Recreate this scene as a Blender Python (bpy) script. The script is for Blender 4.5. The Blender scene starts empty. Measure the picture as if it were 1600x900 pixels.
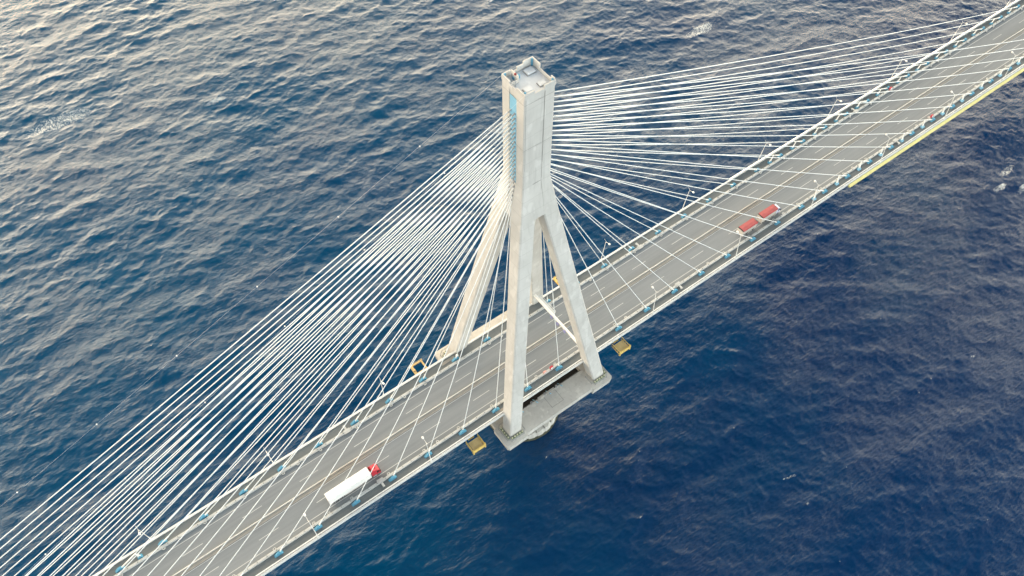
import bpy, bmesh, math, random
import numpy as np
from mathutils import Vector, Matrix
random.seed(4)
SC = bpy.context.scene
COL = SC.collection
DZ = 38.0            # road surface above the sea (metres)

# ------------------------------------------------------------------ camera
YAW, PITCH, ROLL = 0.93730, 0.97691, -0.0001
F_PX = 1301.56
f = Vector((math.cos(PITCH)*math.cos(YAW), math.cos(PITCH)*math.sin(YAW), -math.sin(PITCH)))
rt = f.cross(Vector((0, 0, 1))).normalized()
up = rt.cross(f)
cam_d = bpy.data.cameras.new('camera')
cam = bpy.data.objects.new('camera', cam_d)
COL.objects.link(cam)
cam.matrix_world = Matrix(((rt.x, up.x, -f.x, -79.62), (rt.y, up.y, -f.y, -102.72),
                           (rt.z, up.z, -f.z, 229.51+DZ), (0, 0, 0, 1)))
cam_d.sensor_width = 36.0
cam_d.lens = 36.0*F_PX/1600.0
cam_d.clip_start = 1.0
cam_d.clip_end = 30000.0
SC.camera = cam

# ------------------------------------------------------------------ light
SUN_AZ = math.radians(108)     # counter-clockwise from +X, where the light comes from
SUN_EL = math.radians(11)
SKY_STRENGTH = 0.10
GLOW_A, GLOW_B, BACK_FILL = 6.0, 2.4, 1.95
w = bpy.data.worlds.new('World'); SC.world = w
w.use_nodes = True
nt = w.node_tree
for n in list(nt.nodes): nt.nodes.remove(n)
out = nt.nodes.new('ShaderNodeOutputWorld')
bg = nt.nodes.new('ShaderNodeBackground')
sky = nt.nodes.new('ShaderNodeTexSky')
sky.sky_type = 'NISHITA'
sky.sun_disc = False
sky.sun_elevation = SUN_EL
sky.sun_rotation = math.pi/2 - SUN_AZ
sky.air_density = 1.0
sky.dust_density = 1.0
sky.ozone_density = 1.5
nt.links.new(sky.outputs[0], bg.inputs[0])
bg.inputs[1].default_value = SKY_STRENGTH
# thin high cloud lit by the low sun: a broad veil, brightest towards the horizon, plus an added fill lobe opposite the sun
def wmath(op, a, b=None):
    n = nt.nodes.new('ShaderNodeMath'); n.operation = op
    for i, v in enumerate((a, b)):
        if v is None: continue
        if isinstance(v, (int, float)): n.inputs[i].default_value = v
        else: nt.links.new(v, n.inputs[i])
    return n.outputs[0]
wtc = nt.nodes.new('ShaderNodeTexCoord')
wsep = nt.nodes.new('ShaderNodeSeparateXYZ'); nt.links.new(wtc.outputs['Generated'], wsep.inputs[0])
wz = wmath('MAXIMUM', wsep.outputs[2], 0.0)
whl = wmath('SQRT', wmath('MAXIMUM', wmath('SUBTRACT', 1.0, wmath('MULTIPLY', wsep.outputs[2], wsep.outputs[2])), 1e-4))
def azdot(az):
    a = math.radians(az)
    d = wmath('ADD', wmath('MULTIPLY', wsep.outputs[0], math.cos(a)), wmath('MULTIPLY', wsep.outputs[1], math.sin(a)))
    return wmath('DIVIDE', d, whl)
def band(top_deg, power=2.0):
    t = wmath('DIVIDE', wz, math.sin(math.radians(top_deg)))
    return wmath('EXPONENT', wmath('MULTIPLY', wmath('POWER', t, power), -1.0))
def front(az, width): return wmath('EXPONENT', wmath('DIVIDE', wmath('SUBTRACT', azdot(az), 1.0), width))
def veil(col, fac, amp):
    b2 = nt.nodes.new('ShaderNodeBackground'); b2.inputs[0].default_value = (*col, 1)
    nt.links.new(wmath('MULTIPLY', fac, amp), b2.inputs[1]); return b2.outputs[0]
def addsh(a, b2):
    n = nt.nodes.new('ShaderNodeAddShader'); nt.links.new(a, n.inputs[0]); nt.links.new(b2, n.inputs[1]); return n.outputs[0]
SUN_DEG = math.degrees(SUN_AZ)
sh = addsh(bg.outputs[0], veil((1.0, .67, .34), wmath('MULTIPLY', band(32, 3.0), front(SUN_DEG-29, .6)), GLOW_A))     # peach band low over the horizon
sh = addsh(sh, veil((.90, 1.0, .90), wmath('MULTIPLY', band(37, 3.5), front(SUN_DEG-62, .8)), GLOW_B))            # pale cloud above it
sh = addsh(sh, veil((.94, 1.0, .97), wmath('MULTIPLY', band(32), front(SUN_DEG+165, .8)), BACK_FILL))  # added fill lobe opposite the sun, brightens the faces towards the camera
nt.links.new(sh, out.inputs[0])

sd = bpy.data.lights.new('sun', 'SUN')
sun = bpy.data.objects.new('sun', sd)
COL.objects.link(sun)
sd.energy = 0.6
sd.angle = math.radians(40)
sd.color = (1.0, 0.94, 0.88)
to_sun = Vector((math.cos(SUN_EL)*math.cos(SUN_AZ), math.cos(SUN_EL)*math.sin(SUN_AZ), math.sin(SUN_EL)))
sun.rotation_euler = to_sun.to_track_quat('Z', 'Y').to_euler()
sun.location = (0, 0, 400)

SC.view_settings.view_transform = 'Standard'
SC.view_settings.look = 'None'
SC.view_settings.gamma = 1.0
SC.view_settings.use_curve_mapping = False
SC.view_settings.exposure = 0.62

# ------------------------------------------------------------------ materials
def new_mat(name):
    m = bpy.data.materials.new(name); m.use_nodes = True
    return m, m.node_tree, m.node_tree.nodes['Principled BSDF']

def N(nt, typ, **kw):
    n = nt.nodes.new(typ)
    for k, v in kw.items(): setattr(n, k, v)
    return n

def coords(nt, scale=(1, 1, 1), kind='Object'):
    tc = N(nt, 'ShaderNodeTexCoord'); mp = N(nt, 'ShaderNodeMapping')
    mp.inputs['Scale'].default_value = scale
    nt.links.new(tc.outputs[kind], mp.inputs['Vector'])
    return mp.outputs['Vector']

def noise(nt, vec, scale, detail=4, rough=.55, dist=0):
    n = N(nt, 'ShaderNodeTexNoise')
    nt.links.new(vec, n.inputs['Vector'])
    n.inputs['Scale'].default_value = scale
    n.inputs['Detail'].default_value = detail
    n.inputs['Roughness'].default_value = rough
    n.inputs['Distortion'].default_value = dist
    return n.outputs['Fac']

def ramp(nt, fac, stops):
    r = N(nt, 'ShaderNodeValToRGB'); nt.links.new(fac, r.inputs[0])
    e = r.color_ramp.elements
    while len(e) < len(stops): e.new(.5)
    for i, (p, c) in enumerate(stops):
        e[i].position = p; e[i].color = (*c, 1) if len(c) == 3 else c
    return r.outputs[0]

def mixc(nt, a, b, fac, typ='MIX'):
    n = N(nt, 'ShaderNodeMix', data_type='RGBA', blend_type=typ)
    for s, v in ((6, a), (7, b)):
        if isinstance(v, tuple): n.inputs[s].default_value = (*v, 1)
        else: nt.links.new(v, n.inputs[s])
    if isinstance(fac, (int, float)): n.inputs[0].default_value = fac
    else: nt.links.new(fac, n.inputs[0])
    return n.outputs[2]

def plain(name, col, rough=.6, var=.12, scale=.8, metal=0):
    m, nt, b = new_mat(name)
    v = noise(nt, coords(nt), scale, 5, .6)
    lo = tuple(c*(1-var) for c in col); hi = tuple(min(1, c*(1+var)) for c in col)
    nt.links.new(ramp(nt, v, [(.3, lo), (.7, hi)]), b.inputs['Base Color'])
    b.inputs['Roughness'].default_value = rough
    b.inputs['Metallic'].default_value = metal
    return m

def concrete(name, c1, c2, joint=4.0, streak=.5, slope=1.0):
    """cast concrete: blotches, vertical rain streaks, faint horizontal pour joints"""
    m, nt, b = new_mat(name)
    v = coords(nt, (1, 1, 1))
    big = noise(nt, v, .09, 4, .6)
    base = ramp(nt, big, [(.3, c1), (.7, c2)])
    st = noise(nt, coords(nt, (1.1, 1.1, .04)), 1.0, 5, .65)
    base = mixc(nt, base, tuple(c*.78 for c in c1), ramp(nt, st, [(.52, (0, 0, 0)), (.8, (streak,)*3)]))
    patch = noise(nt, coords(nt, (.5, .5, .22)), 1.0, 2, .4)
    base = mixc(nt, base, tuple(min(1, c*1.12) for c in c2), ramp(nt, patch, [(.6, (0, 0, 0)), (.66, (.45,)*3)]))
    if joint:
        sx = N(nt, 'ShaderNodeSeparateXYZ'); nt.links.new(v, sx.inputs[0])
        d = N(nt, 'ShaderNodeMath', operation='DIVIDE'); nt.links.new(sx.outputs[2], d.inputs[0]); d.inputs[1].default_value = joint
        fr = N(nt, 'ShaderNodeMath', operation='FRACT'); nt.links.new(d.outputs[0], fr.inputs[0])
        lt = N(nt, 'ShaderNodeMath', operation='LESS_THAN'); nt.links.new(fr.outputs[0], lt.inputs[0]); lt.inputs[1].default_value = .035
        mu = N(nt, 'ShaderNodeMath', operation='MULTIPLY'); nt.links.new(lt.outputs[0], mu.inputs[0]); mu.inputs[1].default_value = .35
        base = mixc(nt, base, tuple(c*.7 for c in c1), mu.outputs[0])
    nt.links.new(base, b.inputs['Base Color'])
    b.inputs['Roughness'].default_value = .85
    fine = noise(nt, v, 2.2, 6, .65)
    bp = N(nt, 'ShaderNodeBump'); bp.inputs['Strength'].default_value = .25; bp.inputs['Distance'].default_value = .08
    nt.links.new(fine, bp.inputs['Height']); nt.links.new(bp.outputs[0], b.inputs['Normal'])
    return m

M_CONC = concrete('tower_concrete', (.48, .475, .455), (.60, .595, .575), streak=.6)
M_PIER = concrete('pier_concrete', (.46, .45, .425), (.62, .61, .57), joint=0, streak=.8)
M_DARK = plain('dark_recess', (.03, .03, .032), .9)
M_SEAM = plain('joint_seal_and_slot_shade', (.20, .20, .19), .9)
M_KERB = plain('kerb_concrete', (.60, .63, .64), .8, .08, .5)
M_BAR = plain('barrier_paint', (.46, .48, .48), .6, .12, .35)
M_MED = plain('median_surface', (.31, .295, .27), .85, .12, .3)
M_WHITE = plain('white_metal', (.80, .80, .78), .45, .05)
M_CABLE = plain('cable_sheath', (.78, .82, .84), .4, .03)
M_LINE = plain('road_paint', (.54, .56, .56), .7, .15, .6)
M_CREAM = plain('cream_rail', (.66, .64, .60), .6, .08, .5)
M_BLUE = plain('blue_paint', (.09, .30, .46), .5, .15, 1.5)
M_PBLUE = plain('pale_blue_panel', (.24, .50, .68), .5, .1, .6)
M_DBLUE = plain('blue_shadow_side', (.07, .24, .42), .5, .1, 1.5)
M_YEL = plain('yellow_paint', (.72, .52, .16), .55, .18, .9)
M_YEL2 = plain('pale_yellow_paint', (.74, .66, .26), .55, .1, .6)
M_TRAY = plain('faded_yellow_deck', (.62, .47, .22), .7, .15, .7)
M_GREEN = plain('green_paint', (.20, .24, .17), .7)
M_RED = plain('red_paint', (.46, .03, .05), .4, .15, 1.2)
M_TARP = plain('faded_red_tarpaulin', (.34, .075, .08), .7, .14, .7)
M_TRIM = plain('dark_red_trim', (.38, .02, .04), .6)
M_SIDE = plain('grey_tarpaulin', (.48, .45, .42), .7, .12, .8)
M_TRAIL = plain('white_trailer_panel', (.82, .82, .81), .45, .04, .5)
M_TYRE = plain('rubber', (.02, .02, .022), .8)
M_STEEL = plain('grey_steel', (.30, .31, .32), .5, .15, 1)
M_GLASS, _n, _b = new_mat('dark_glass'); _b.inputs['Base Color'].default_value = (.02, .025, .03, 1); _b.inputs['Roughness'].default_value = .1
M_ROOF = concrete('roof_screed', (.52, .56, .60), (.64, .68, .72), joint=0, streak=.2)

def asphalt(name, lo, hi):
    m, nt, b = new_mat(name)
    st = noise(nt, coords(nt, (.012, 1.4, 1)), 1.0, 5, .6)        # tyre-polished streaks running along the lanes
    base = ramp(nt, st, [(.3, lo), (.7, hi)])
    bl = noise(nt, coords(nt, (.03, .12, 1)), 1.0, 4, .55)
    base = mixc(nt, base, tuple(c*1.14 for c in hi), ramp(nt, bl, [(.45, (0, 0, 0)), (.75, (.7,)*3)]))
    gr = noise(nt, coords(nt), 3.5, 5, .7)
    base = mixc(nt, base, tuple(c*.75 for c in lo), ramp(nt, gr, [(.5, (0, 0, 0)), (.85, (.4,)*3)]))
    nt.links.new(base, b.inputs['Base Color'])
    b.inputs['Roughness'].default_value = .82
    return m
M_ROAD = asphalt('asphalt', (.160, .184, .205), (.210, .232, .252))
M_WALK = asphalt('service_lane_asphalt', (.125, .145, .155), (.165, .185, .195))

def water_mat():
    m, nt, b = new_mat('sea_water')
    v = coords(nt)
    # body colour graded from teal-blue to navy across the sea, with a ragged border
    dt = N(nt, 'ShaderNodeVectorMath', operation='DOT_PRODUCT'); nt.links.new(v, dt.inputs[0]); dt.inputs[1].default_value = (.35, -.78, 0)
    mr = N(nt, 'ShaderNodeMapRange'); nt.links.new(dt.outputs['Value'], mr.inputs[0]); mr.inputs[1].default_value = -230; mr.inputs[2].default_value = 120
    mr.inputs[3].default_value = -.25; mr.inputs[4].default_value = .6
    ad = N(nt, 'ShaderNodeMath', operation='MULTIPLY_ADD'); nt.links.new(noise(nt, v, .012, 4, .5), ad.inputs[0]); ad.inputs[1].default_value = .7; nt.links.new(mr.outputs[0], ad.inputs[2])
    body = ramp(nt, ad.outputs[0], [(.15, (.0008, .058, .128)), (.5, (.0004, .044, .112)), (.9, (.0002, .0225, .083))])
    att = N(nt, 'ShaderNodeAttribute', attribute_name='foam')
    fn = noise(nt, v, 1.9, 8, .8)
    sb = N(nt, 'ShaderNodeMath', operation='SUBTRACT'); nt.links.new(att.outputs['Fac'], sb.inputs[0]); nt.links.new(ramp(nt, fn, [(.34, (.1,)*3), (.66, (.95,)*3)]), sb.inputs[1])
    mu = N(nt, 'ShaderNodeMapRange'); nt.links.new(sb.outputs[0], mu.inputs[0]); mu.inputs[1].default_value = 0.0; mu.inputs[2].default_value = .12
    col = mixc(nt, body, (.62, .66, .66), mu.outputs[0])
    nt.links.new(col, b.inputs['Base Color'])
    b.inputs['IOR'].default_value = 1.34
    b.inputs['Specular IOR Level'].default_value = .45
    rr = N(nt, 'ShaderNodeMapRange'); nt.links.new(mu.outputs[0], rr.inputs[0])
    rr.inputs[3].default_value = .05; rr.inputs[4].default_value = .7
    nt.links.new(rr.outputs[0], b.inputs['Roughness'])
    mp = N(nt, 'ShaderNodeMapping'); tc = N(nt, 'ShaderNodeTexCoord')
    nt.links.new(tc.outputs['Object'], mp.inputs['Vector'])
    mp.inputs['Rotation'].default_value = (0, 0, math.radians(14)); mp.inputs['Scale'].default_value = (.42, 1.35, 1)
    h0 = noise(nt, mp.outputs['Vector'], 1.0, 8, .66, .5)
    rd = N(nt, 'ShaderNodeTexNoise', noise_type='RIDGED_MULTIFRACTAL'); nt.links.new(mp.outputs['Vector'], rd.inputs['Vector'])
    rd.inputs['Scale'].default_value = .55; rd.inputs['Detail'].default_value = 4; rd.inputs['Roughness'].default_value = .5
    mm = N(nt, 'ShaderNodeMath', operation='MULTIPLY_ADD'); nt.links.new(rd.outputs['Fac'], mm.inputs[0]); mm.inputs[1].default_value = .22; nt.links.new(h0, mm.inputs[2])
    h = mm.outputs[0]
    bp = N(nt, 'ShaderNodeBump'); bp.inputs['Strength'].default_value = 1.0; bp.inputs['Distance'].default_value = .36
    gust = ramp(nt, noise(nt, coords(nt, (.7, 1.3, 1)), .022, 4, .55, .6), [(.36, (.4,)*3), (.62, (1, 1, 1))])   # wind gusts roughen some patches more
    nt.links.new(gust, bp.inputs['Strength'])
    nt.links.new(h, bp.inputs['Height']); nt.links.new(bp.outputs[0], b.inputs['Normal'])
    return m
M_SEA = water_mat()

# ------------------------------------------------------------------ mesh helpers
class MB:
    """collects shapes and links them as one mesh object; z values are given relative to the road surface"""
    def __init__(s, z0=DZ): s.v = []; s.f = []; s.mi = []; s.z0 = z0; s.cur = 0
    def add(s, vs, fs):
        o = len(s.v); s.v += [tuple(p) for p in vs]; s.f += [tuple(i+o for i in q) for q in fs]; s.mi += [s.cur]*len(fs)
    def mat(s, i): s.cur = i; return s
    def hexa(s, b, t):
        s.add(list(b)+list(t), [(3, 2, 1, 0), (4, 5, 6, 7), (0, 1, 5, 4), (1, 2, 6, 5), (2, 3, 7, 6), (3, 0, 4, 7)]); return s
    def box(s, x0, x1, y0, y1, z0, z1, c=0):
        if x0 > x1: x0, x1 = x1, x0
        if y0 > y1: y0, y1 = y1, y0
        b = [(x0, y0, z0), (x1, y0, z0), (x1, y1, z0), (x0, y1, z0)]
        if not c:
            return s.hexa(b, [(x, y, z1) for x, y, _ in b])
        z2 = z1-c
        s.add(b+[(x, y, z2) for x, y, _ in b]+[(x0+c, y0+c, z1), (x1-c, y0+c, z1), (x1-c, y1-c, z1), (x0+c, y1-c, z1)],
              [(3, 2, 1, 0), (0, 1, 5, 4), (1, 2, 6, 5), (2, 3, 7, 6), (3, 0, 4, 7), (4, 5, 9, 8), (5, 6, 10, 9), (6, 7, 11, 10), (7, 4, 8, 11), (8, 9, 10, 11)])
        return s
    def prism(s, pts, z0, z1, top=None):
        n = len(pts); top = top or pts
        s.add([(x, y, z0) for x, y in pts]+[(x, y, z1) for x, y in top],
              [tuple(range(n-1, -1, -1)), tuple(range(n, 2*n))]+[(i, (i+1) % n, n+(i+1) % n, n+i) for i in range(n)])
        return s
    def tube(s, pts, r, n=8, cap=True):
        pts = [Vector(p) for p in pts]; rs = r if isinstance(r, (list, tuple)) else [r]*len(pts)
        vs = []
        for i, p in enumerate(pts):
            d = (pts[min(i+1, len(pts)-1)]-pts[max(i-1, 0)]).normalized()
            a = d.orthogonal() if abs(d.z) > .99 else d.cross(Vector((0, 0, 1)))
            a.normalize(); b = d.cross(a)
            for k in range(n):
                t = 2*math.pi*k/n; vs.append(p+(a*math.cos(t)+b*math.sin(t))*rs[i])
        fs = [(i*n+k, i*n+(k+1) % n, (i+1)*n+(k+1) % n, (i+1)*n+k) for i in range(len(pts)-1) for k in range(n)]
        if cap: fs += [tuple(range(n-1, -1, -1)), tuple(range((len(pts)-1)*n, len(pts)*n))]
        s.add(vs, fs); return s
    def build(s, name, mat, parent=None, smooth=False, org=None):
        me = bpy.data.meshes.new(name)
        if org is None:
            if parent is not None: org = parent['_o']
            else:
                xs = [p[0] for p in s.v]; ys = [p[1] for p in s.v]; zs = [p[2] for p in s.v]
                org = ((min(xs)+max(xs))/2, (min(ys)+max(ys))/2, min(zs)+s.z0)
        me.from_pydata([(x-org[0], y-org[1], z+s.z0-org[2]) for x, y, z in s.v], [], s.f)
        for m in (mat if isinstance(mat, (list, tuple)) else [mat]): me.materials.append(m)
        me.polygons.foreach_set('material_index', s.mi)
        if smooth: me.polygons.foreach_set('use_smooth', [True]*len(me.polygons))
        me.update()
        bm = bmesh.new(); bm.from_mesh(me); bmesh.ops.recalc_face_normals(bm, faces=bm.faces); bm.to_mesh(me); bm.free()
        o = bpy.data.objects.new(name, me); COL.objects.link(o)
        if parent is not None: o.parent = parent
        else: o.location = org
        o['_o'] = tuple(org)
        return o

def tag(o, label=None, cat=None, group=None, kind=None):
    for k, v in (('label', label), ('category', cat), ('group', group), ('kind', kind)):
        if v: o[k] = v
    return o
def empty(name, loc, label, cat, group=None):
    """loc relative to the road surface"""
    o = bpy.data.objects.new(name, None); COL.objects.link(o)
    o.location = (loc[0], loc[1], loc[2]+DZ); o['_o'] = tuple(o.location)
    o.empty_display_size = .5
    return tag(o, label, cat, group)
def copy_tree(o, parent=None):
    c = o.copy(); COL.objects.link(c)
    if parent is not None: c.parent = parent
    for ch in list(o.children): copy_tree(ch, c)
    return c
ORD = ['', 'first', 'second', 'third', 'fourth', 'fifth', 'sixth', 'seventh', 'eighth', 'ninth', 'tenth', 'eleventh', 'twelfth', 'thirteenth',
       'fourteenth', 'fifteenth', 'sixteenth', 'seventeenth', 'eighteenth', 'nineteenth', 'twentieth', 'twenty-first', 'twenty-second', 'twenty-third']

# ------------------------------------------------------------------ the sea
def make_sea():
    n = 1280; L = 640.0; cx, cy = 80.0, 100.0
    rng = np.random.default_rng(11)
    k1 = 2*np.pi*np.fft.fftfreq(n, L/n)
    kx, ky = np.meshgrid(k1, k1, indexing='ij')
    k = np.hypot(kx, ky); k[0, 0] = 1e-6
    th = np.arctan2(ky, kx)
    dirn = math.radians(80)
    d = np.angle(np.exp(1j*(th-dirn)))
    def spec(lp, hs, s_main, dd, ex):
        kp = 2*np.pi/lp
        S = k**-ex*np.exp(-1.25*(kp/k)**2)*np.exp(-(k/8.0)**4)
        spread = np.clip(s_main*(kp/k)**.45, 1.1, 30)
        D = np.cos(np.clip(dd, -np.pi, np.pi)/2)**2
        D = D**spread
        S = S*D
        a = np.sqrt(S); a[0, 0] = 0
        return a, hs
    def field(a, hs, seed):
        r = np.random.default_rng(seed)
        H = a*(r.normal(size=a.shape)+1j*r.normal(size=a.shape))
        h = np.fft.ifft2(H).real
        return H*(hs/4/h.std())
    a1, hs1 = spec(21.0, .70, 8.0, d, 4.3)
    H = field(a1, hs1, 5)
    d2 = np.angle(np.exp(1j*(th-math.radians(48))))
    a2, hs2 = spec(3.0, .105, 3.0, d2, 4.0)
    H = H+field(a2, hs2, 8)
    h = np.fft.ifft2(H).real
    lam = .95
    Dx = np.fft.ifft2(-1j*kx/k*H).real; Dy = np.fft.ifft2(-1j*ky/k*H).real
    Dxx = np.fft.ifft2(kx*kx/k*H).real; Dyy = np.fft.ifft2(ky*ky/k*H).real; Dxy = np.fft.ifft2(kx*ky/k*H).real
    J = (1+lam*Dxx)*(1+lam*Dyy)-(lam*Dxy)**2
    J2 = (1-lam*Dxx)*(1-lam*Dyy)-(lam*Dxy)**2
    sx = np.fft.ifft2(1j*kx*H).real
    sy = np.fft.ifft2(1j*ky*H).real
    print('SEA','sea: Hs %.2f slope rms %.3f' % (4*h.std(), math.sqrt((sx**2+sy**2).mean())))
    # sharpen crests: surface points gather where the height is large
    gx = np.arange(n)*(L/n)-L/2+cx
    X, Y = np.meshgrid(gx, gx-cx+cy, indexing='ij')
    sgn = 1.0 if np.corrcoef(h.ravel(), -J.ravel())[0, 1] > 0 else -1.0
    JJ = J if sgn > 0 else J2
    X = X+sgn*lam*Dx; Y = Y+sgn*lam*Dy
    thr = np.quantile(JJ, .0045)
    foam = np.clip((thr-JJ)/.2, 0, 1)**.5*.72
    # whitecaps where waves break, a few metres wide each
    for (fx, fy, r) in [(-83, 235, 6.5), (192, 111, 4.5), (-21, 206, 2.5), (235, -34, 2.4), (222, -38, 1.8), (231, -44, 1.8), (57, -74, .8), (147, -82, .9), (120, 190, 1.6), (30, 300, 2.2)]:
        dd = np.hypot((X-fx)*.5+(Y-fy)*.15+3.0*np.roll(h, 37, 0), (Y-fy)*1.6+3.0*np.roll(h, 91, 1))/r
        foam = np.maximum(foam, np.clip(1.25-dd*.75, 0, .62)*np.clip((h+.25)*2.5, .8, 1))
    # fade to flat at the rim of the patch, then run flat to the horizon
    e = np.minimum(np.minimum(np.arange(n), n-1-np.arange(n)), 40)/40.0
    fade = np.minimum.outer(e, e)
    Z = h*fade
    gx0, gy0 = np.meshgrid(gx, gx-cx+cy, indexing='ij')
    X = gx0+(X-gx0)*fade; Y = gy0+(Y-gy0)*fade
    verts = np.stack([X, Y, Z], -1).reshape(-1, 3)
    idx = np.arange(n*n).reshape(n, n)
    quads = np.stack([idx[:-1, :-1], idx[1:, :-1], idx[1:, 1:], idx[:-1, 1:]], -1).reshape(-1, 4)
    x0, x1, y0, y1 = gx[0], gx[-1], gx[0]-cx+cy, gx[-1]-cx+cy
    B = 12000.0
    base = n*n
    ex = np.array([(x0-B, y0-B, 0), (x1+B, y0-B, 0), (x1+B, y1+B, 0), (x0-B, y1+B, 0)])
    verts = np.vstack([verts, ex])
    c = [idx[0, 0], idx[-1, 0], idx[-1, -1], idx[0, -1]]
    ring = [(base+i, base+(i+1) % 4, int(c[(i+1) % 4]), int(c[i])) for i in range(4)]
    quads = np.vstack([quads, np.array(ring)])
    me = bpy.data.meshes.new('water')
    me.vertices.add(len(verts)); me.vertices.foreach_set('co', verts.astype(np.float32).ravel())
    me.loops.add(quads.size); me.loops.foreach_set('vertex_index', quads.astype(np.int32).ravel())
    me.polygons.add(len(quads))
    me.polygons.foreach_set('loop_start', np.arange(0, quads.size, 4, dtype=np.int32))
    me.polygons.foreach_set('use_smooth', np.ones(len(quads), dtype=bool))
    at = me.attributes.new('foam', 'FLOAT', 'POINT')
    at.data.foreach_set('value', np.concatenate([(foam*fade).ravel(), np.zeros(4)]).astype(np.float32))
    me.update(calc_edges=True)
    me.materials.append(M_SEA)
    o = bpy.data.objects.new('water', me); COL.objects.link(o)
    tag(o, 'deep blue wind-ruffled sea under the bridge', None, None, 'structure')
make_sea()

# ------------------------------------------------------------------ bridge deck and road
X0, X1 = -330.0, 420.0
road = MB().box(X0, X1, -9.3, 9.3, -.25, 0).build('road', M_ROAD)
tag(road, 'grey four-lane asphalt carriageway on the bridge', None, None, 'structure')
mk = MB()
for s in (-1, 1): mk.box(X0, X1, s*7.62, s*7.79, .001, .004)
mk.box(X0, X1, -.94, -.78, .001, .004)
mk.build('edge_line', M_LINE, road)
mk = MB()
for s, off in ((-1, -39.9), (1, -40.8)):
    for i in range(-17, 26):
        a = off+18*i
        if a < X0 or a+6 > X1: continue
        mk.box(a, a+6, s*4.2-.075, s*4.2+.075, .001, .004)
mk.build('lane_dash', M_LINE, road)

deck = empty('bridge_deck', (0, 0, -3), 'long pale bridge deck carrying the road over the sea', 'bridge deck')
b = MB()
b.box(X0, X1, -12.95, 12.95, -.55, -.255)
b.build('deck_slab', M_PIER, deck)
b = MB()
for s in (-1, 1): b.box(X0, X1, s*10.2, s*11.2, -2.8, -.56)
b.build('edge_girder', M_STEEL, deck)
b = MB()
x = X0+4
while x < X1:
    b.box(x-.2, x+.2, -10.15, 10.15, -2.5, -.56); x += 4.0567
b.build('cross_beam', M_STEEL, deck)
for s in (-1, 1):
    MB().box(X0, X1, s*10.12, s*12.85, -.25, -.02).build('service_lane', M_WALK, deck)
    k = MB()
    k.box(X0, X1, s*13.0, s*13.58, -.26, .34, .03)      # outer kerb and fascia
    k.build('edge_beam', M_KERB, deck)

def rail_side(s, lab):
    o = empty('parapet_railing', (0, s*12.9, 0), lab, 'railing', 'railings along the bridge edges')
    r = MB()
    r.box(X0, X1, s*12.84-.075, s*12.84+.075, 1.02, 1.14)
    r.build('top_rail', M_WHITE, o)
    r = MB()
    for z in (.45, .75): r.box(X0, X1, s*12.84-.03, s*12.84+.03, z, z+.05)
    r.build('lower_rail', M_WHITE, o)
    r = MB(); x = X0+1
    while x < X1:
        r.box(x-.05, x+.05, s*12.84-.06, s*12.84+.06, -.02, 1.02); x += 2.5
    p = r.build('post', M_WHITE, o); tag(p, kind='stuff')
rail_side(-1, 'white railing along the near edge of the bridge deck, in front of the open sea')
rail_side(1, 'white railing along the far edge of the bridge deck')

def crash(s, lab):
    o = empty('crash_barrier', (0, s*9.7, 0), lab, 'crash barrier', 'crash barriers beside the road')
    r = MB()
    r.box(X0, X1, s*9.32, s*10.08, -.2, .55, .06)
    r.build('barrier_wall', M_BAR, o)
    j = MB(); x = X0+1
    while x < X1:
        j.box(x-.09, x+.09, s*9.45, s*9.82, .552, .62)
        j.box(x-.06, x+.06, s*9.62, s*9.82, .62, .86); x += 2.9
    q = j.build('joint_bracket', M_SEAM, o); tag(q, kind='stuff')
    r = MB(); r.tube([(X0, s*9.72, .9), (X1, s*9.72, .9)], .03, 6)
    r.build('barrier_rail', M_BAR, o)
    xs = []
    for i in range(-12, 25): xs += [12.17*i+6.0-.2]
    for i in range(-12, 25, 3): xs += [12.17*i-1.6]
    for x in xs:
        t = MB(); n = 10; yc = s*9.05
        ang = [2*math.pi*q/n for q in range(n)]
        ro, ri = .38, .17
        vs = [(x+ro*math.cos(a)*1.3, yc+ro*math.sin(a), z) for z in (.25, .5) for a in ang]+[(x+ri*math.cos(a)*1.2, yc+ri*math.sin(a), z) for z in (.25, .5) for a in ang]
        fs = []
        for q in range(n):
            q2 = (q+1) % n
            fs += [(q, q2, n+q2, n+q), (2*n+q2, 2*n+q, 3*n+q, 3*n+q2), (n+q, n+q2, 3*n+q2, 3*n+q), (q2, q, 2*n+q, 2*n+q2)]
        t.add(vs, fs)
        t.mat(1).box(x-.3, x+.3, yc-.2, yc+.2, .02, .27)
        t.build('ring_bracket', [M_BAR, M_DARK], o)
crash(-1, 'pale grey crash barrier on the near side of the road, facing the sea')
crash(1, 'pale grey crash barrier on the far side of the road')

med = empty('median_barrier', (0, 0, 0), 'tan central strip with a cream rail dividing the four lanes', 'median barrier')
MB().box(X0, X1, -.60, .50, .001, .13).build('median_strip', M_MED, med)
MB().box(X0, X1, .56, .72, .001, .6, .03).build('median_rail', M_CREAM, med)

# edge fairings at mid span
b = MB(); b.add([], [])
P = [(-13.75, .05), (-14.65, -.55), (-14.65, -.75), (-13.75, -.9)]
b.add([(x, y, z) for x in (137.2, X1) for y, z in P], [(0, 1, 2, 3), (7, 6, 5, 4), (0, 4, 5, 1), (1, 5, 6, 2), (2, 6, 7, 3), (3, 7, 4, 0)])
tag(b.build('edge_fairing', M_YEL2), 'long pale yellow strip fixed along the near edge of the deck at upper right', 'fairing', 'wind fairings on the deck edges')
b = MB()
P = [(12.95, 1.16), (13.05, 1.26), (13.95, .25), (13.8, .12)]
b.add([(x, y, z) for x in (104.0, X1) for y, z in P], [(0, 1, 2, 3), (7, 6, 5, 4), (0, 4, 5, 1), (1, 5, 6, 2), (2, 6, 7, 3), (3, 7, 4, 0)])
tag(b.build('edge_fairing', M_WHITE), 'long white strip fixed along the far edge of the deck at upper right', 'fairing', 'wind fairings on the deck edges')

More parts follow.
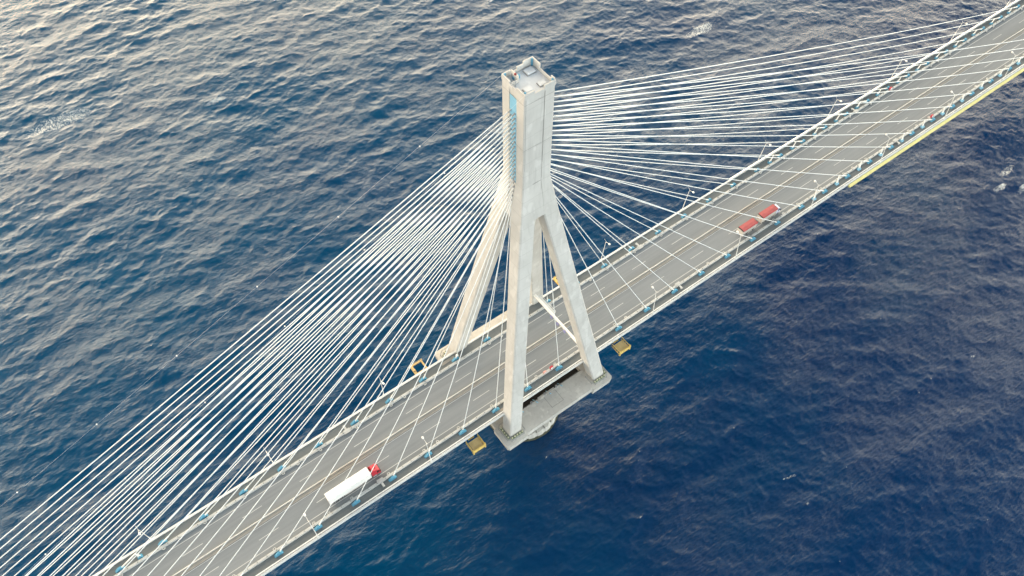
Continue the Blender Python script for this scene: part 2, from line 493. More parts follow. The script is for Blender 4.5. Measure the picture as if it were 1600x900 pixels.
# ------------------------------------------------------------------ tower
SL = .1523
def outer(z): return 18.0-SL*(z+7) if z < 84.9 else 4.0
tower = empty('bridge_tower', (0, 0, -7), 'tall pale concrete bridge tower with four splayed legs and a square head', 'bridge tower')
LW = 4.4
def leg(sx, sy):
    o0 = outer(-7.4); zt = 74.2; o1 = outer(zt)
    m = MB(); c = .35
    def ring(o, z):
        i = o-LW; sh = 1.2*max(0, (74.2-z))/81.6 if sx > 0 else 0
        pts = [(o-c, i), (o, i+c), (o, o-c), (o-c, o), (i+c, o), (i, o-c), (i, i+c), (i+c, i)]
        return [(sx*x+sh, sy*y, z) for x, y in pts]
    zs = [-7.4, 10, 30, 50, 65, zt]
    vs = []
    for z in zs: vs += ring(outer(z), z)
    fs = [tuple(range(8)), tuple(range(40, 48))]
    for i in range(5):
        for k in range(8): fs.append((i*8+k, i*8+(k+1) % 8, (i+1)*8+(k+1) % 8, (i+1)*8+k))
    m.add(vs, fs)
    m.build('leg', M_CONC, tower)
for sx in (-1, 1):
    for sy in (-1, 1): leg(sx, sy)
# transition and head: one closed shell with chamfered corners and shallow recessed centre panels
def plus(o, w, rec):
    """square outline, half width o, corner pillars reaching in to w, centre strips set back by rec"""
    c = .25
    q = [(o-c, -o), (o, -o+c), (o, -w), (o-rec, -w), (o-rec, w), (o, w), (o, o-c)]
    pts = []
    for r in range(4):
        for x, y in q[0:7]:
            for _ in range(r): x, y = -y, x
            pts.append((x, y))
    return pts
hm = MB()
levels = [(74.2, outer(74.2), outer(74.2)-LW, .02), (77.5, outer(77.5), 1.4, .05), (81.5, outer(81.5), 1.3, .10), (84.9, 4.0, 1.25, .12), (95, 3.95, 1.25, .12), (112.2, 3.95, 1.25, .12)]
vs = []
for z, o, wd, rec in levels: vs += [(x, y, z) for x, y in plus(o, wd, rec)]
n = 28
fs = [tuple(range(n)), tuple(range((len(levels)-1)*n, len(levels)*n))]
for i in range(len(levels)-1):
    for k in range(n): fs.append((i*n+k, i*n+(k+1) % n, (i+1)*n+(k+1) % n, (i+1)*n+k))
hm.add(vs, fs)
hm.build('tower_head', M_CONC, tower)
# construction seams of the head, thin sealed grooves standing just proud
sm = MB()
for sy in (-1,):
    for zz in (85, 97.5, 110.6):
        sm.box(-3.96, 3.96, sy*3.965, sy*3.955, zz, zz+.07)
    for xx in (-3.60, 1.26):
        sm.box(xx, xx+.06, sy*3.970, sy*3.94, 85, 112.1)
    for zz in (85, 97.5, 110.6): sm.box(-3.965, -3.955, -3.7, 3.7, zz, zz+.07)
    for zz in (97.5, 110.6): sm.box(3.955, 3.965, -3.7, 3.7, zz, zz+.07)
sm.build('seam', M_SEAM, tower)
# parapets round the roof
pp = MB(); T = .28; zt = 114.0
def wall(x0, x1, y0, y1, z1): pp.box(x0, x1, y0, y1, 112.2, z1)
wall(-3.95, -1.4, -3.95, -3.95+T, 113.6); wall(-1.4, 1.1, -3.95, -3.95+T, 112.75); wall(1.1, 3.95, -3.95, -3.95+T, 113.6)
wall(-3.95, -3.95+T, -3.95+T, -1.2, 113.6); wall(-3.95, -3.95+T, -1.2, 1.2, 112.9); wall(-3.95, -3.95+T, 1.2, 3.95-T, 113.6)
wall(3.95-T, 3.95, -3.95+T, -2.6, 113.9); wall(3.95-T, 3.95, -2.6, 1.2, 113.0); wall(3.95-T, 3.95, 1.2, 3.95-T, 114.2)
wall(-3.95, -1.8, 3.95-T, 3.95, 113.6); wall(-1.8, -.2, 3.95-T, 3.95, 112.9); wall(-.2, 1.4, 3.95-T, 3.95, 113.6); wall(1.4, 3.95, 3.95-T, 3.95, 114.2)
pp.build('parapet', M_CONC, tower)
MB().box(-3.6, 3.6, -3.6, 3.6, 112.21, 112.3).build('roof', M_ROOF, tower)
for (x, y, a, bb, hh) in ((1.9, 2.2, 1.0, .8, .5), (-1.6, -2.0, .9, .7, .45), (1.9, -2.1, .9, .6, .3)):
    h_ = MB().box(x-a, x+a, y-bb, y+bb, 112.305, 112.3+hh, .06).build('roof_hatch', M_ROOF, tower)
    MB().box(x-a-.09, x+a+.09, y-bb-.09, y+bb+.09, 112.302, 112.42).build('hatch_curb', M_SEAM, h_)
for (x, y) in ((-3.45, 3.45), (3.45, 3.45), (3.45, -3.45), (-3.45, -3.45)):
    z1 = 114.2 if x > 0 and y > 0 else 113.8
    MB().box(x-.16, x+.16, y-.16, y+.16, 112.305, z1).build('corner_bracket', M_BLUE, tower)
m_ = MB(); m_.tube([(-.9, 2.1, 112.3), (-.9, 2.1, 113.1)], .28, 10); m_.tube([(-1.9, 2.4, 112.3), (-1.9, 2.4, 112.9)], .35, 10); m_.build('roof_vent', M_BLUE, tower)
lw = MB(); lw.box(-2.0, -1.78, .9, 3.3, 112.305, 114.1); lw.box(-3.6, -2.0, .9, 1.1, 112.305, 113.2); lw.build('screen_wall', M_CONC, tower)
# blue anchorage panels on the two faces where the cables enter
for s in (-1, 1):
    p = MB(); xo = s*3.84
    p.box(xo, s*3.90, -1.15, 1.15, 84.0, 110.4)
    p.build('anchor_panel', M_PBLUE, tower)
# lower cable box between the legs below the head
CB = MB()
for s in (-1, 1):
    CB.hexa([(s*(outer(74.6)-.9), -1.6, 74.6), (s*(outer(74.6)-.3), -1.6, 74.6), (s*(outer(74.6)-.3), 1.6, 74.6), (s*(outer(74.6)-.9), 1.6, 74.6)],
            [(s*3.3, -1.3, 84.6), (s*3.90, -1.3, 84.6), (s*3.90, 1.3, 84.6), (s*3.3, 1.3, 84.6)])
CB.build('lower_anchor_panel', M_CONC, tower)

# warning light pole on the roof
wl = empty('warning_light', (-3.1, .35, 112.3), 'slim pole with a small red lamp on the tower roof', 'warning light')
MB().tube([(-3.1, .35, 112.3), (-3.1, .35, 115.4)], .07, 8).build('pole', M_STEEL, wl)
MB().tube([(-3.1, .35, 115.4), (-3.1, .35, 115.5), (-3.1, .35, 115.8), (-3.1, .35, 115.95)], [.12, .26, .26, .1], 10).build('lamp', plain('dark_red_lens', (.25, .03, .03), .4), wl)

# ------------------------------------------------------------------ pier
pier = empty('bridge_pier', (0, 0, -37.9), 'broad concrete pier under the tower, rising from the sea', 'bridge pier')
ZT = -7.5
def ringbeam():
    m = MB(); E, I = 19.9, 12.6; XI = 14.0; h = 2.1
    for s in (-1, 1):
        m.box(-E, E, s*I, s*E, ZT-h, ZT)
        m.box(s*XI, s*E, -I+.002, I-.002, ZT-h, ZT)
    return m.build('cap_beam', M_PIER, pier)
ringbeam()
for sx in (-1, 1):
    for sy in (-1, 1):
        m = MB(); a, bq, c = 13.0, 20.7, .6
        pts = [(a, a), (bq, a), (bq, bq-c), (bq-c, bq), (a, bq)]
        if sx*sy < 0: pts = [(sx*x, sy*y) for x, y in pts][::-1]
        else: pts = [(sx*x, sy*y) for x, y in pts]
        low = [(x*.985, y*.985) for x, y in pts]
        m.prism(low, ZT-2.9, ZT+.02, pts)
        m.build('leg_pad', M_PIER, pier)
# inverted pyramid from the shaft to the cap
def octo(r): return [(r*math.cos(math.pi/8+i*math.pi/4), r*math.sin(math.pi/8+i*math.pi/4)) for i in range(8)]
def sq8(h):
    c = h*.42
    return [(h, c), (c, h), (-c, h), (-h, c), (-h, -c), (-c, -h), (c, -h), (h, -c)]
m = MB(); m.prism(octo(11.6), -24, ZT-2.15, sq8(19.2)); m.build('flared_capital', M_PIER, pier)
MB().prism(octo(11.6), -34.9, -24.002).build('shaft', M_PIER, pier)
# well between the cap beams, its shade put in as near-black floor and wall
MB().box(-13.9, 13.9, -12.5, 12.5, ZT-2.1, ZT-1.9).build('well_shade_floor', M_DARK, pier)
MB().box(-13.98, 13.98, -12.58, -12.4, ZT-1.85, ZT-.05).build('well_shade_wall', M_DARK, pier)
# base ring with wave slots
m = MB(); n = 72; R1, R2 = 12.7, 10.2
vs = []; fs = []
for i in range(n):
    a = 2*math.pi*i/n
    r = R1-(.55 if (i % 3 == 0) else 0)
    vs += [(r*math.cos(a), r*math.sin(a), -34.2), ((R1+.5)*math.cos(a), (R1+.5)*math.sin(a), -38.6), (R2*math.cos(a), R2*math.sin(a), -34.9), ((r-1.2)*math.cos(a), (r-1.2)*math.sin(a), -34.25), ((r-1.25)*math.cos(a), (r-1.25)*math.sin(a), -34.9)]
for i in range(n):
    p, q = i*5, ((i+1) % n)*5
    fs += [(p, q, q+1, p+1), (p, p+3, q+3, q), (p+3, p+4, q+4, q+3), (p+4, p+2, q+2, q+4)]
m.add(vs, fs); m.build('base_ring', M_PIER, pier)
m = MB()
for i in range(0, 72, 3):
    a = 2*math.pi*(i+.5)/72; ca, sa = math.cos(a), math.sin(a)
    for r in (11.6,):
        c0 = (r*ca, r*sa)
        d = .16
        m.prism([(c0[0]-d*sa-.8*ca, c0[1]+d*ca-.8*sa), (c0[0]-d*sa+1.0*ca, c0[1]+d*ca+1.0*sa), (c0[0]+d*sa+1.0*ca, c0[1]-d*ca+1.0*sa), (c0[0]+d*sa-.8*ca, c0[1]-d*ca-.8*sa)], -34.6, -33.85)
m.build('slot_shade_rib', M_SEAM, pier)  # dark ribs painted in for the shade inside the slots
m = MB(); vs = []; n = 72
for i in range(n):
    a = 2*math.pi*i/n; ca, sa = math.cos(a), math.sin(a)
    vs += [(13.08*ca, 13.08*sa, -36.9), (13.3*ca, 13.3*sa, -38.7), (12.9*ca, 12.9*sa, -38.7), (12.7*ca, 12.7*sa, -36.9)]
fs = []
for i in range(n):
    p, q = i*4, ((i+1) % n)*4
    for k in range(4): fs.append((p+k, q+k, q+(k+1) % 4, p+(k+1) % 4))
m.add(vs, fs); m.build('tide_band', plain('wet_algae_concrete', (.07, .075, .05), .5, .3, 1.0), pier)
# hatch and small fittings on the near cap
hf = MB()
x0, x1, y0, y1, t_, z_ = -1.5, 3.1, -17.6, -13.1, .10, ZT+.012
for a in ((x0, x1, y0, y0+t_), (x0, x1, y1-t_, y1), (x0, x0+t_, y0+t_, y1-t_), (x1-t_, x1, y0+t_, y1-t_)): hf.box(*a, ZT+.001, z_)
hf.build('hatch_outline', M_SEAM, pier)
m = MB(); random.seed(3)
m.box(-3.2, 3.2, -13.1, -12.2, ZT+.002, ZT+.14)
m.build('ledge_plinth', M_PIER, pier)
# low railing on the inner edge of the near cap
m = MB()
m.tube([(-13.5, -12.75, ZT+.9), (13.6, -12.75, ZT+.9)], .035, 5)
x = -13.4
while x < 13.6: m.box(x-.025, x+.025, -12.78, -12.73, ZT, ZT+.9); x += .9
m.build('inner_railing', M_SEAM, pier)
# fences with bolt rows round each leg foot
fenceset = {(-1, -1): 'near left', (1, -1): 'near right', (-1, 1): 'far left', (1, 1): 'far right'}
for sx in (-1, 1):
    for sy in (-1, 1):
        o1, i1 = 19.5, 12.4; dx = 1.0 if sx > 0 else 0.0
        pts = [(i1, o1), (o1-1.1, o1), (o1, o1-1.1), (o1, i1)]
        pts2 = [(i1, i1), (i1, o1)]
        fe = empty('leg_foot_railing', (sx*15, sy*15, ZT), 'steel railing around the foot of the %s tower leg' % fenceset[(sx, sy)], 'railing', 'railings round the leg feet')
        m = MB(); q = 12.9; far_ = 12.6
        loop = [(q, 15.5), (q, 18.6), (q+.9, o1), (o1-1.1, o1), (o1, o1-1.1), (o1, q+.9), (18.6, q), (15.5, q)]
        for z in (.55, 1.1): m.tube([(sx*x+dx*.6, sy*y, ZT+z) for x, y in loop], .06, 6)
        for x, y in loop+[(15.5, o1), (17, o1), (o1, 15.5), (o1, 17)]:
            m.box(sx*x+dx*.6-.06, sx*x+dx*.6+.06, sy*y-.06, sy*y+.06, ZT+.02, ZT+1.15)
        m.build('rail', M_STEEL, fe)
        def P2(x, y, z): return (sx*x+dx, sy*y, ZT+z)
        g = MB()
        for lo, hi in ((.03, .32),):
            g.hexa([P2(13.6, 18.25, lo), P2(18.0, 18.25, lo), P2(18.0, 18.95, lo), P2(13.6, 18.95, lo)], [P2(13.6, 18.25, hi), P2(18.0, 18.25, hi), P2(18.0, 18.95, hi), P2(13.6, 18.95, hi)])
            g.hexa([P2(18.25, 13.6, lo), P2(18.95, 13.6, lo), P2(18.95, 18.2, lo), P2(18.25, 18.2, lo)], [P2(18.25, 13.6, hi), P2(18.95, 13.6, hi), P2(18.95, 18.2, hi), P2(18.25, 18.2, hi)])
        g.build('bolt_channel', M_GREEN, fe)
        mb_ = plain('bolt_cap', (.70, .69, .50), .6)
        for i in range(5):
            t = 13.9+i*.95
            for (x, y) in ((t, 18.6), (18.6, t)):
                MB().tube([P2(x, y, .325), P2(x, y, .7)], [.26, .2], 8).build('anchor_bolt', mb_, fe)
# dampers between pier and deck
for i, x in enumerate((-10.2, -4.6, .6, 5.2)):
    hd = empty('deck_damper', (x, -12.2, ZT), 'blue and grey hydraulic damper in the dark gap, %s from the front leg' % ORD[i+1], 'damper', 'hydraulic dampers between deck and pier')
    MB().tube([(x, -11.6, ZT-.6), (x+.5, -13.6, ZT+.25)], .16, 8).build('piston_arm', M_PBLUE, hd)
    MB().tube([(x-1.2, -12.6, ZT+.1), (x-1.2, -12.6, ZT+.75)], .45, 12).build('reservoir', M_STEEL, hd)

# ------------------------------------------------------------------ overhead sign gantry between the right legs
gx, gz = 13.05, 8.3
sg = empty('sign_gantry', (gx, 0, gz), 'white overhead beam with lane signals spanning the road between the right legs', 'sign gantry')
MB().hexa([(gx-.38, -11.2, gz-.35), (gx+.38, -11.2, gz-.35), (gx+.38, 12.7, gz-.35), (gx-.38, 12.7, gz-.35)],
          [(gx-.38, -11.2, gz+.35), (gx+.38, -11.2, gz+.35), (gx+.38, 12.7, gz+.35), (gx-.38, 12.7, gz+.35)]).build('beam', M_WHITE, sg)
m = MB(); m.box(gx-.9, gx+.9, 12.75, 13.0, gz-.7, gz+.7); m.box(gx-.9, gx+.9, -11.5, -11.25, gz-.7, gz+.7); m.build('end_bracket', M_KERB, sg)
m = MB(); m.tube([(gx+.4, 9.9, gz+.3), (gx+1.5, 9.7, gz+.3), (gx+1.5, 2.2, gz+.3), (gx+.4, 2.0, gz+.3)], .09, 6); m.box(gx+.42, gx+1.4, 2.2, 9.7, gz-.3, gz-.22); m.build('catwalk', M_KERB, sg)
for y in (-1.6, 1.6, -5.0):
    m = MB(); m.tube([(gx-.4, y, gz), (gx-.75, y, gz)], .06, 6)
    m.box(gx-.95, gx-.7, y-.45, y+.45, gz-.6, gz+.6); m.build('lane_signal', plain('violet_grey_case', (.22, .23, .42), .5), sg)

# ------------------------------------------------------------------ stay cables
SP = 12.17
def cable(k, sx, sy):
    top = 106.3-1.39*(23-k)
    ax = sx*SP*(k-.5)
    ye = sy*.7
    xe = sx*(3.8 if top > 84.5 else outer(top)-.4)
    A = Vector((xe, ye, top)); B = Vector((ax, sy*10.80, .35))
    # pull the deck end to its anchor block
    Ld = (B-A).length
    sag = 1.7*(Ld/285.0)**2
    pts = []
    for i in range(17):
        t = i/16; p = A.lerp(B, t); p.z -= 4*sag*t*(1-t); pts.append(p)
    lab = 'white stay cable of the %s %s fan, %s anchor from the tower' % ('near' if sy < 0 else 'far', 'left' if sx < 0 else 'right', ORD[k])
    o = empty('stay_cable', (ax, sy*10.8, 0), lab, 'stay cable', 'stay cables fanning from the tower to the deck')
    MB().tube(pts, .112, 8).build('cable', M_CABLE, o, smooth=True)
    u = (pts[-2]-pts[-1]).normalized()
    sl = 3.0 if k < 11 else 7.0
    MB().tube([B+u*.6, B+u*sl], [.2, .19], 8).build('lower_sleeve', M_WHITE, o, smooth=True)
    v = (pts[1]-pts[0]).normalized()
    MB().tube([A-v*.1, A+v*1.0], [.2, .18], 8).build('upper_collar', M_STEEL, o, smooth=True)
    # blue wedge-shaped anchor housing, its sloping side towards the tower
    w_ = .55; a = ax; s = -sx
    h = MB()
    yc = sy*10.85
    e = s*.15
    h.hexa([(a-1.3, yc-.45, -.01), (a+1.3, yc-.45, -.01), (a+1.3, yc+.45, -.01), (a-1.3, yc+.45, -.01)],
           [(a-.28+e, yc-.22, 1.3), (a+.28+e, yc-.22, 1.3), (a+.28+e, yc+.22, 1.3), (a-.28+e, yc+.22, 1.3)])
    h.build('anchor_housing', M_BLUE, o)
    # damper post under the long cables
    if k >= 11 and not (sx < 0 and (k > 12 or sy < 0)) and not (sy < 0 and k > 22):
        dist = 7.0
        p = B+u*dist
        bx = p.x
        d = empty('cable_damper', (bx, sy*10.9, 0), 'blue-footed white damper post under the %s stay cable of the %s %s fan' % (ORD[k], 'near' if sy < 0 else 'far', 'left' if sx < 0 else 'right'), 'cable damper', 'damper posts under the long cables')
        bb = MB(); bb.prism([(bx-.75, yc-.6), (bx+.75, yc-.6), (bx+.75, yc+.6), (bx-.75, yc+.6)], -.01, .75, [(bx-.4, yc-.4), (bx+.4, yc-.4), (bx+.4, yc+.4), (bx-.4, yc+.4)])
        bb.build('base', M_PBLUE if sy < 0 else M_BLUE, d)
        MB().tube([(bx-.25, yc, .6), (p.x, p.y, p.z-.1)], [.17, .15], 8).tube([(bx+.25, yc, .6), (p.x, p.y, p.z-.1)], [.17, .15], 8).build('post', M_WHITE, d)
for sx in (-1, 1):
    for sy in (-1, 1):
        for k in range(1, 24): cable(k, sx, sy)

# thin guard wires from the tower top to the deck on the left
for (A, B, lab) in (((-3.9, 3.8, 113.4), (-280, 13.0, .5), 'thin wire with small white markers, above the far left stay cables'),
                    ((-3.9, -3.8, 113.4), (-276, -13.0, .5), 'thin wire with small white markers, crossing among the near left stay cables')):
    A = Vector(A); B = Vector(B); pts = []
    for i in range(21):
        t = i/20; p = A.lerp(B, t); p.z -= 4*1.2*t*(1-t); pts.append(p)
    o = empty('guard_wire', tuple(A), lab, 'wire', 'thin wires from the tower top')
    MB().tube(pts, .014, 5).build('wire', M_WHITE, o)
    L_ = (B-A).length; t = 22/L_
    while t < 1:
        p = A.lerp(B, t); p.z -= 4*1.2*t*(1-t)
        MB().box(p.x-.12, p.x+.12, p.y-.12, p.y+.12, p.z-.12, p.z+.12, .04).build('marker', M_WHITE, o); t += 22/L_

# ------------------------------------------------------------------ street lamps
def make_lamp():
    o = empty('street_lamp', (0, 0, 0), 'x', 'street lamp', 'street lamps along the deck edges')
    MB().tube([(0, 0, .3), (0, 0, .9), (0, .9, 11.4), (0, 1.1, 11.9)], [.16, .12, .075, .06], 8).build('pole', M_WHITE, o)
    MB().tube([(0, 1.1, 11.9), (0, 2.4, 12.35)], .05, 6).tube([(0, 1.1, 11.9), (0, .1, 12.6)], .04, 6).build('arm', M_WHITE, o)
    m = MB(); m.tube([(0, 2.2, 12.2), (0, 2.35, 12.25), (0, 2.85, 12.4), (0, 3.05, 12.45)], [.1, .3, .34, .12], 10); m.build('lamp_head', M_WHITE, o, smooth=True)
    m = MB(); m.box(-.35, .35, -.5, .3, .0, .42, .06); m.build('foot', M_KERB, o)
    return o
proto = None
for s in (-1, 1):
    for sx in (-1, 1):
        for i in range(0, 7):
            X = sx*(43+37.3*i)
            if sx < 0 and i > (1 if s < 0 else 2): continue
            if s < 0 and i > 5: continue
            if proto is None: proto = make_lamp(); o = proto
            else: o = copy_tree(proto)
            o.location = (X, s*13.2, DZ+.02); o.rotation_euler = (0, 0, 0 if s < 0 else math.pi)
            o['label'] = 'slim white street lamp on the %s deck edge, %s to the %s of the tower' % ('near' if s < 0 else 'far', ORD[i+1], 'left' if sx < 0 else 'right')

# ------------------------------------------------------------------ small things on the deck
for s in (-1, 1):
    for x, wd in ((-58, 'on the left half of the bridge'), (57.3, 'just right of the tower'), (168, 'far to the upper right')):
        st = empty('access_step', (x, s*10, 0), 'pale T-shaped step across the %s crash barrier, %s' % ('near' if s < 0 else 'far', wd), 'step', 'T-shaped steps over the crash barriers')
        MB().box(x-1.0, x+1.0, s*8.9, s*10.2, .61, .72).build('cross_plate', M_BAR, st)
        MB().box(x-.32, x+.32, s*10.2, s*11.7, .55, .67).build('ramp_plate', M_BAR, st)
        MB().box(x-.3, x+.3, s*11.1, s*11.5, -.02, .55).build('support', M_KERB, st)
def cabinet(x, y, h, mat, lab, nm='roadside_box', cat='roadside box'):
    o = empty(nm, (x, y, .55), lab, cat, 'small coloured boxes on the crash barriers')
    MB().box(x-.5, x+.5, y-.32, y+.32, .56, .56+h, .05).build('case', mat, o)
    MB().box(x-.38, x+.38, y-.335, y-.322, .7, .5+h).build('front_panel', M_WHITE, o)
cabinet(3.9, -9.7, 1.1, M_RED, 'red box on the near crash barrier between the tower legs')
cabinet(1.3, -9.7, .7, plain('faded_red', (.62, .33, .30), .7), 'faded pink box on the near crash barrier, left of the red one')
cabinet(188.3, 9.7, 1.1, M_RED, 'red box on the far crash barrier at upper right')
cabinet(189, -9.7, 1.1, M_RED, 'red box on the near crash barrier at upper right')
hb = empty('white_box', (-17.6, 11.7, 0), 'small white round box on the far service lane, left of the front leg', 'box')
MB().tube([(-17.2, 11.5, -.02), (-17.2, 11.5, .8), (-17.2, 11.5, .95)], [.45, .45, .3], 12).build('drum', M_WHITE, hb)
MB().tube([(-17.2, 11.5, .951), (-17.2, 11.5, 1.05)], [.2, .12], 8).build('cap', M_KERB, hb)
# long tan service hatches set in the lanes beside the leg feet
for s, x, wd in ((-1, -16.5, 'near lane left of the front leg'), (-1, 16.4, 'near lane beside the right leg'), (1, -20.5, 'far lane beside the left leg')):
    m = MB(); m.box(x-2.4, x+2.4, s*11.4, s*12.4, -.018, .03)
    q = m.build('service_hatch', M_MED); tag(q, 'tan rectangular cover in the %s' % wd, 'hatch cover', 'hatch covers in the service lanes')

# ------------------------------------------------------------------ yellow maintenance travellers
def traveller(x, s, lab):
    o = empty('maintenance_gantry', (x, s*15, -5), lab, 'maintenance gantry', 'yellow maintenance gantries hanging under the deck')
    w2 = 2.1
    if s < 0:
        m = MB(); m.box(x-1.75, x+1.75, s*13.3, s*16.4, -3.9, -3.75); m.build('floor', M_TRAY, o)
        m = MB(); m.box(x-w2, x+w2, s*16.45, s*16.75, -4.9, -3.3); m.box(x-w2-.15, x-w2+.2, s*16.3, s*16.9, -5.3, -2.9); m.box(x+w2-.2, x+w2+.15, s*16.3, s*16.9, -5.3, -2.9)
        m.build('end_panel', M_YEL, o)
        for sx in (-1, 1):
            m = MB(); m.box(x+sx*w2-.1, x+sx*w2+.1, s*12.5, s*16.28, -3.5, -3.3); m.box(x+sx*w2-.1, x+sx*w2+.1, s*12.5, s*16.28, -4.8, -4.6)
            for y in (13.6, 14.6, 15.6): m.box(x+sx*w2-.07, x+sx*w2+.07, s*y-.07, s*y+.07, -4.6, -3.5)
            m.build('side_frame', M_YEL, o)
        MB().tube([(x+1.3, s*16.0, -4.15), (x+1.3, s*16.0, -3.8)], .3, 10).build('motor', M_STEEL, o)
        MB().box(x-1.0, x+1.0, -12.4, 12.4, -4.6, -4.3).build('under_truss', M_YEL, o)
    else:
        m = MB()
        m.box(x-w2-.2, x+w2, 13.5, 15.1, -2.6, -2.3)
        m.box(x-w2-.2, x-w2+.65, 14.9, 18.0, -2.7, -2.2); m.box(x+w2-.5, x+w2, 14.9, 18.0, -2.7, -2.2)
        m.box(x-w2-.2, x+w2+.1, 18.0, 18.4, -2.7, -2.2)
        m.tube([(x-w2, 14.6, -1.7), (x+w2, 14.6, -1.7)], .07, 6)
        m.tube([(x-w2, 18.2, -1.4), (x+w2, 18.2, -1.4)], .06, 6)
        for xx in (-w2+.05, w2-.05): m.box(x+xx-.06, x+xx+.06, 18.14, 18.26, -2.2, -1.35); m.box(x+xx-.06, x+xx+.06, 14.54, 14.66, -2.3, -1.65)
        m.build('outer_frame', M_TRAY if x < 0 else M_YEL, o)
        MB().box(x-w2-.9, x-w2-.2, 18.05, 18.3, -2.4, -1.9).build('end_lamp', M_WHITE, o)
        MB().tube([(x-w2+.3, 16.2, -2.2), (x-w2+.3, 16.2, -1.7)], .35, 10).build('motor', M_TRAY, o)
traveller(-28.5, -1, 'pale yellow work platform under the near deck edge, left of the front leg')
traveller(28.7, -1, 'yellow work platform under the near deck edge, right of the right leg')
traveller(-28.5, 1, 'open yellow frame standing out from the far deck edge, left of the tower')
traveller(28.7, 1, 'yellow frame at the far deck edge, partly hidden behind the right leg')

# ------------------------------------------------------------------ trucks
def wheel(x, y, parent, r=.5):
    o = MB().tube([(x, y-.15, r), (x, y+.15, r)], r, 14).build('wheel', M_TYRE, parent)
    MB().tube([(x, y-.17, r), (x, y+.17, r)], r*.55, 10).build('rim', M_STEEL, o)

def truck_white():
    yc = -6.2
    o = empty('articulated_truck', (-65, yc, 0), 'red-cabbed lorry pulling a long white box trailer along the near lane', 'truck')
    xa, xb = -73.1, -59.5
    y0, y1 = yc-1.28, yc+1.28
    MB().box(xa, xb, y0, y1, 1.15, 4.0, .05).build('trailer_body', M_TRAIL, o)
    m = MB(); m.box(xa+.3, xb-.3, yc-.5, yc+.5, .8, 1.15); m.build('chassis', M_STEEL, o)
    m = MB(); m.box(xa+4.7, xb-3.2, y0+.05, y0+.1, .5, 1.05); m.box(xa+4.7, xb-3.2, y1-.1, y1-.05, .5, 1.05); m.build('side_guard', M_SIDE, o)
    MB().box(xa-.03, xa+.0, y0+.06, y1-.06, 1.25, 3.9).build('rear_door', M_SIDE, o)
    for x in (xa+1.6, xa+2.9, xa+4.2):
        for y in (y0+.2, y1-.2): wheel(x, y, o)
    # tractor
    fr = MB(); fr.box(-60.3, -56.6, yc-.45, yc+.45, .6, 1.1); fr.build('tractor_frame', M_STEEL, o)
    c = MB()
    P = [(-58.85, .55), (-56.45, .55), (-56.35, 1.6), (-56.6, 2.75), (-57.1, 3.1), (-58.6, 3.75), (-58.85, 3.75)]
    n = len(P)
    for_w = [1.22, 1.22, 1.22, 1.16, 1.1, .95, .95]
    c.add([(x, yc-wd, z) for (x, z), wd in zip(P, for_w)]+[(x, yc+wd, z) for (x, z), wd in zip(P, for_w)],
          [tuple(range(n)), tuple(range(2*n-1, n-1, -1))]+[(i, n+i, n+(i+1) % n, (i+1) % n) for i in range(n)])
    cab = c.build('cab', M_RED, o)
    g = MB()
    g.hexa([(-56.34, yc-1.05, 1.72), (-56.30, yc-1.05, 1.70), (-56.30, yc+1.05, 1.70), (-56.34, yc+1.05, 1.72)], [(-56.60, yc-1.02, 2.68), (-56.55, yc-1.02, 2.70), (-56.55, yc+1.02, 2.70), (-56.60, yc+1.02, 2.68)])
    g.build('windscreen', M_GLASS, cab)
    for s in (-1, 1):
        g = MB(); g.hexa([(-57.6, yc+s*1.19, 1.75), (-56.75, yc+s*1.19, 1.75), (-56.75, yc+s*1.235, 1.75), (-57.6, yc+s*1.235, 1.75)], [(-57.5, yc+s*1.14, 2.55), (-56.95, yc+s*1.14, 2.55), (-56.95, yc+s*1.19, 2.55), (-57.5, yc+s*1.19, 2.55)])
        g.build('side_window', M_GLASS, cab)
        MB().box(-56.7, -56.5, yc+s*1.4-.12, yc+s*1.4+.12, 1.9, 2.6).build('mirror', M_TYRE, cab)
        MB().box(-59.2, -58.87, yc+s*1.05-.12, yc+s*1.05+.12, .7, 3.4).build('air_deflector', M_RED, cab)
        MB().box(-56.36, -56.3, yc+s*.9-.2, yc+s*.9+.2, .7, .95).build('headlight', M_WHITE, cab)
        wheel(-57.3, yc+s*1.05, o); wheel(-60.2, yc+s*1.0, o)
        MB().box(-59.0, -57.9, yc+s*1.2-.12, yc+s*1.2+.12, .55, 1.1).build('fuel_tank', M_STEEL, o)
    MB().box(-57.9, -57.5, yc-.35, yc+.35, 3.42, 3.52).build('roof_hatch', M_TRIM, cab)
truck_white()

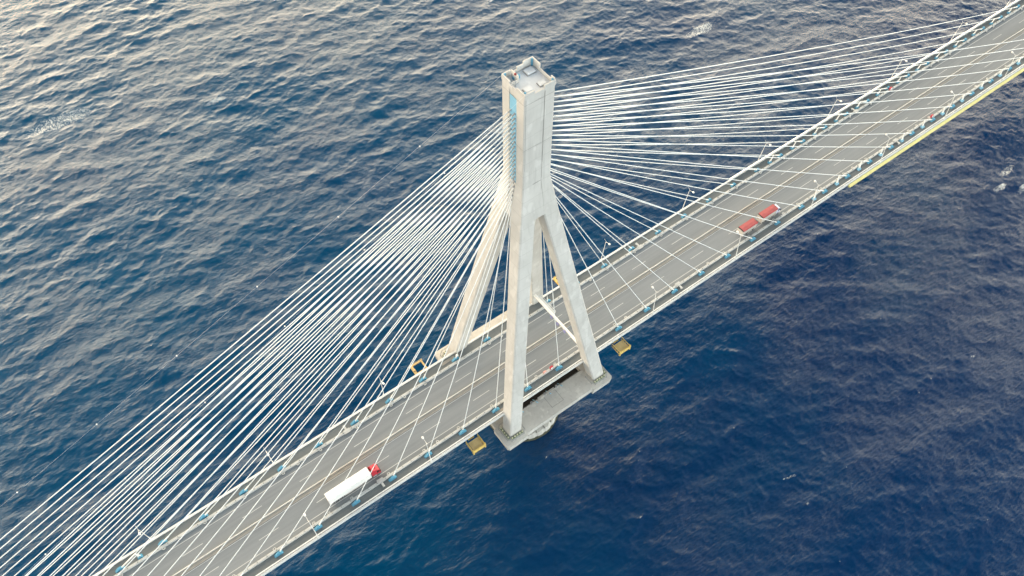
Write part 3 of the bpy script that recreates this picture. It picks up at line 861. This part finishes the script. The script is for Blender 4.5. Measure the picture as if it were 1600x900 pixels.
def truck_red():
    yc = -6.7
    o = empty('drawbar_truck', (97, yc, 0), 'lorry and trailer with faded red tarpaulin roofs on the near lanes at right', 'truck')
    y0, y1 = yc-1.22, yc+1.22
    for (xa, xb, TZ) in ((88.5, 95.5, 3.3), (97.9, 105.3, 3.75)):
        body = MB().box(xa, xb, y0, y1, 1.1, TZ).build('cargo_body', M_SIDE, o)
        r = MB(); q = TZ+.002
        r.add([(xa+.3, y0-.04, q), (xb+.05, y0-.04, q), (xb+.05, y1+.04, q), (xa+.3, y1+.04, q), (xa+.3, y0-.04, q+.15), (xb+.05, y0-.04, q+.15), (xb+.05, y1+.04, q+.15), (xa+.3, y1+.04, q+.15), (xa+.3, yc, q+.25), (xb, yc, q+.25)],
              [(3, 2, 1, 0), (0, 1, 5, 4), (2, 3, 7, 6), (4, 5, 9, 8), (6, 7, 8, 9), (1, 2, 6, 9, 5), (3, 0, 4, 8, 7)])
        r.build('tarpaulin_roof', M_TARP, body)
        MB().box(xa+.25, xb+.05, y0-.08, y0-.045, TZ-.3, TZ+.16).build('roof_trim', M_TRIM, body)
        MB().box(xa-.04, xa+.24, y0-.03, y1+.03, TZ+.002, TZ+.2).build('rear_rail', M_TYRE, body)
        MB().box(xb+.051, xb+.2, y0-.03, y1+.03, TZ-.4, TZ+.1).build('front_rail', M_TYRE, body)
        h = MB(); x = xa+.6
        while x < xb-.3: h.box(x, x+.05, y0-.02, y0-.002, 1.15, TZ-.32); x += .85
        h.build('side_strap', M_SEAM, body)
        MB().box(xa+.2, xb-.2, yc-.45, yc+.45, .75, 1.1).build('chassis', M_STEEL, o)
        for x in (xa+1.5, xa+2.8, xb-1.3):
            for y in (y0+.2, y1-.2): wheel(x, y, o, .48)
    MB().tube([(95.55, yc, .9), (97.85, yc, .9)], .12, 6).build('drawbar', M_RED, o)
    c = MB()
    P = [(105.6, .6), (107.45, .6), (107.5, 1.5), (107.2, 2.7), (106.9, 3.0), (105.9, 3.5), (105.6, 3.5)]
    n = len(P); W = [1.18, 1.18, 1.16, 1.08, 1.02, .9, .9]
    c.add([(x, yc-wd, z) for (x, z), wd in zip(P, W)]+[(x, yc+wd, z) for (x, z), wd in zip(P, W)],
          [tuple(range(n)), tuple(range(2*n-1, n-1, -1))]+[(i, n+i, n+(i+1) % n, (i+1) % n) for i in range(n)])
    cab = c.build('cab', plain('pale_violet_cab', (.50, .52, .66), .4), o)
    g = MB(); g.hexa([(107.5, yc-1.0, 1.6), (107.54, yc-1.0, 1.58), (107.54, yc+1.0, 1.58), (107.5, yc+1.0, 1.6)], [(107.22, yc-.98, 2.65), (107.27, yc-.98, 2.67), (107.27, yc+.98, 2.67), (107.22, yc+.98, 2.65)])
    g.build('windscreen', M_GLASS, cab)
    for s in (-1, 1):
        MB().box(106.3, 107.1, yc+s*1.12-.04, yc+s*1.12+.04, 1.7, 2.5).build('side_window', M_GLASS, cab)
        MB().box(107.0, 107.2, yc+s*1.35-.1, yc+s*1.35+.1, 1.9, 2.5).build('mirror', M_TYRE, cab)
        wheel(106.5, yc+s*1.02, o, .48)
truck_red()
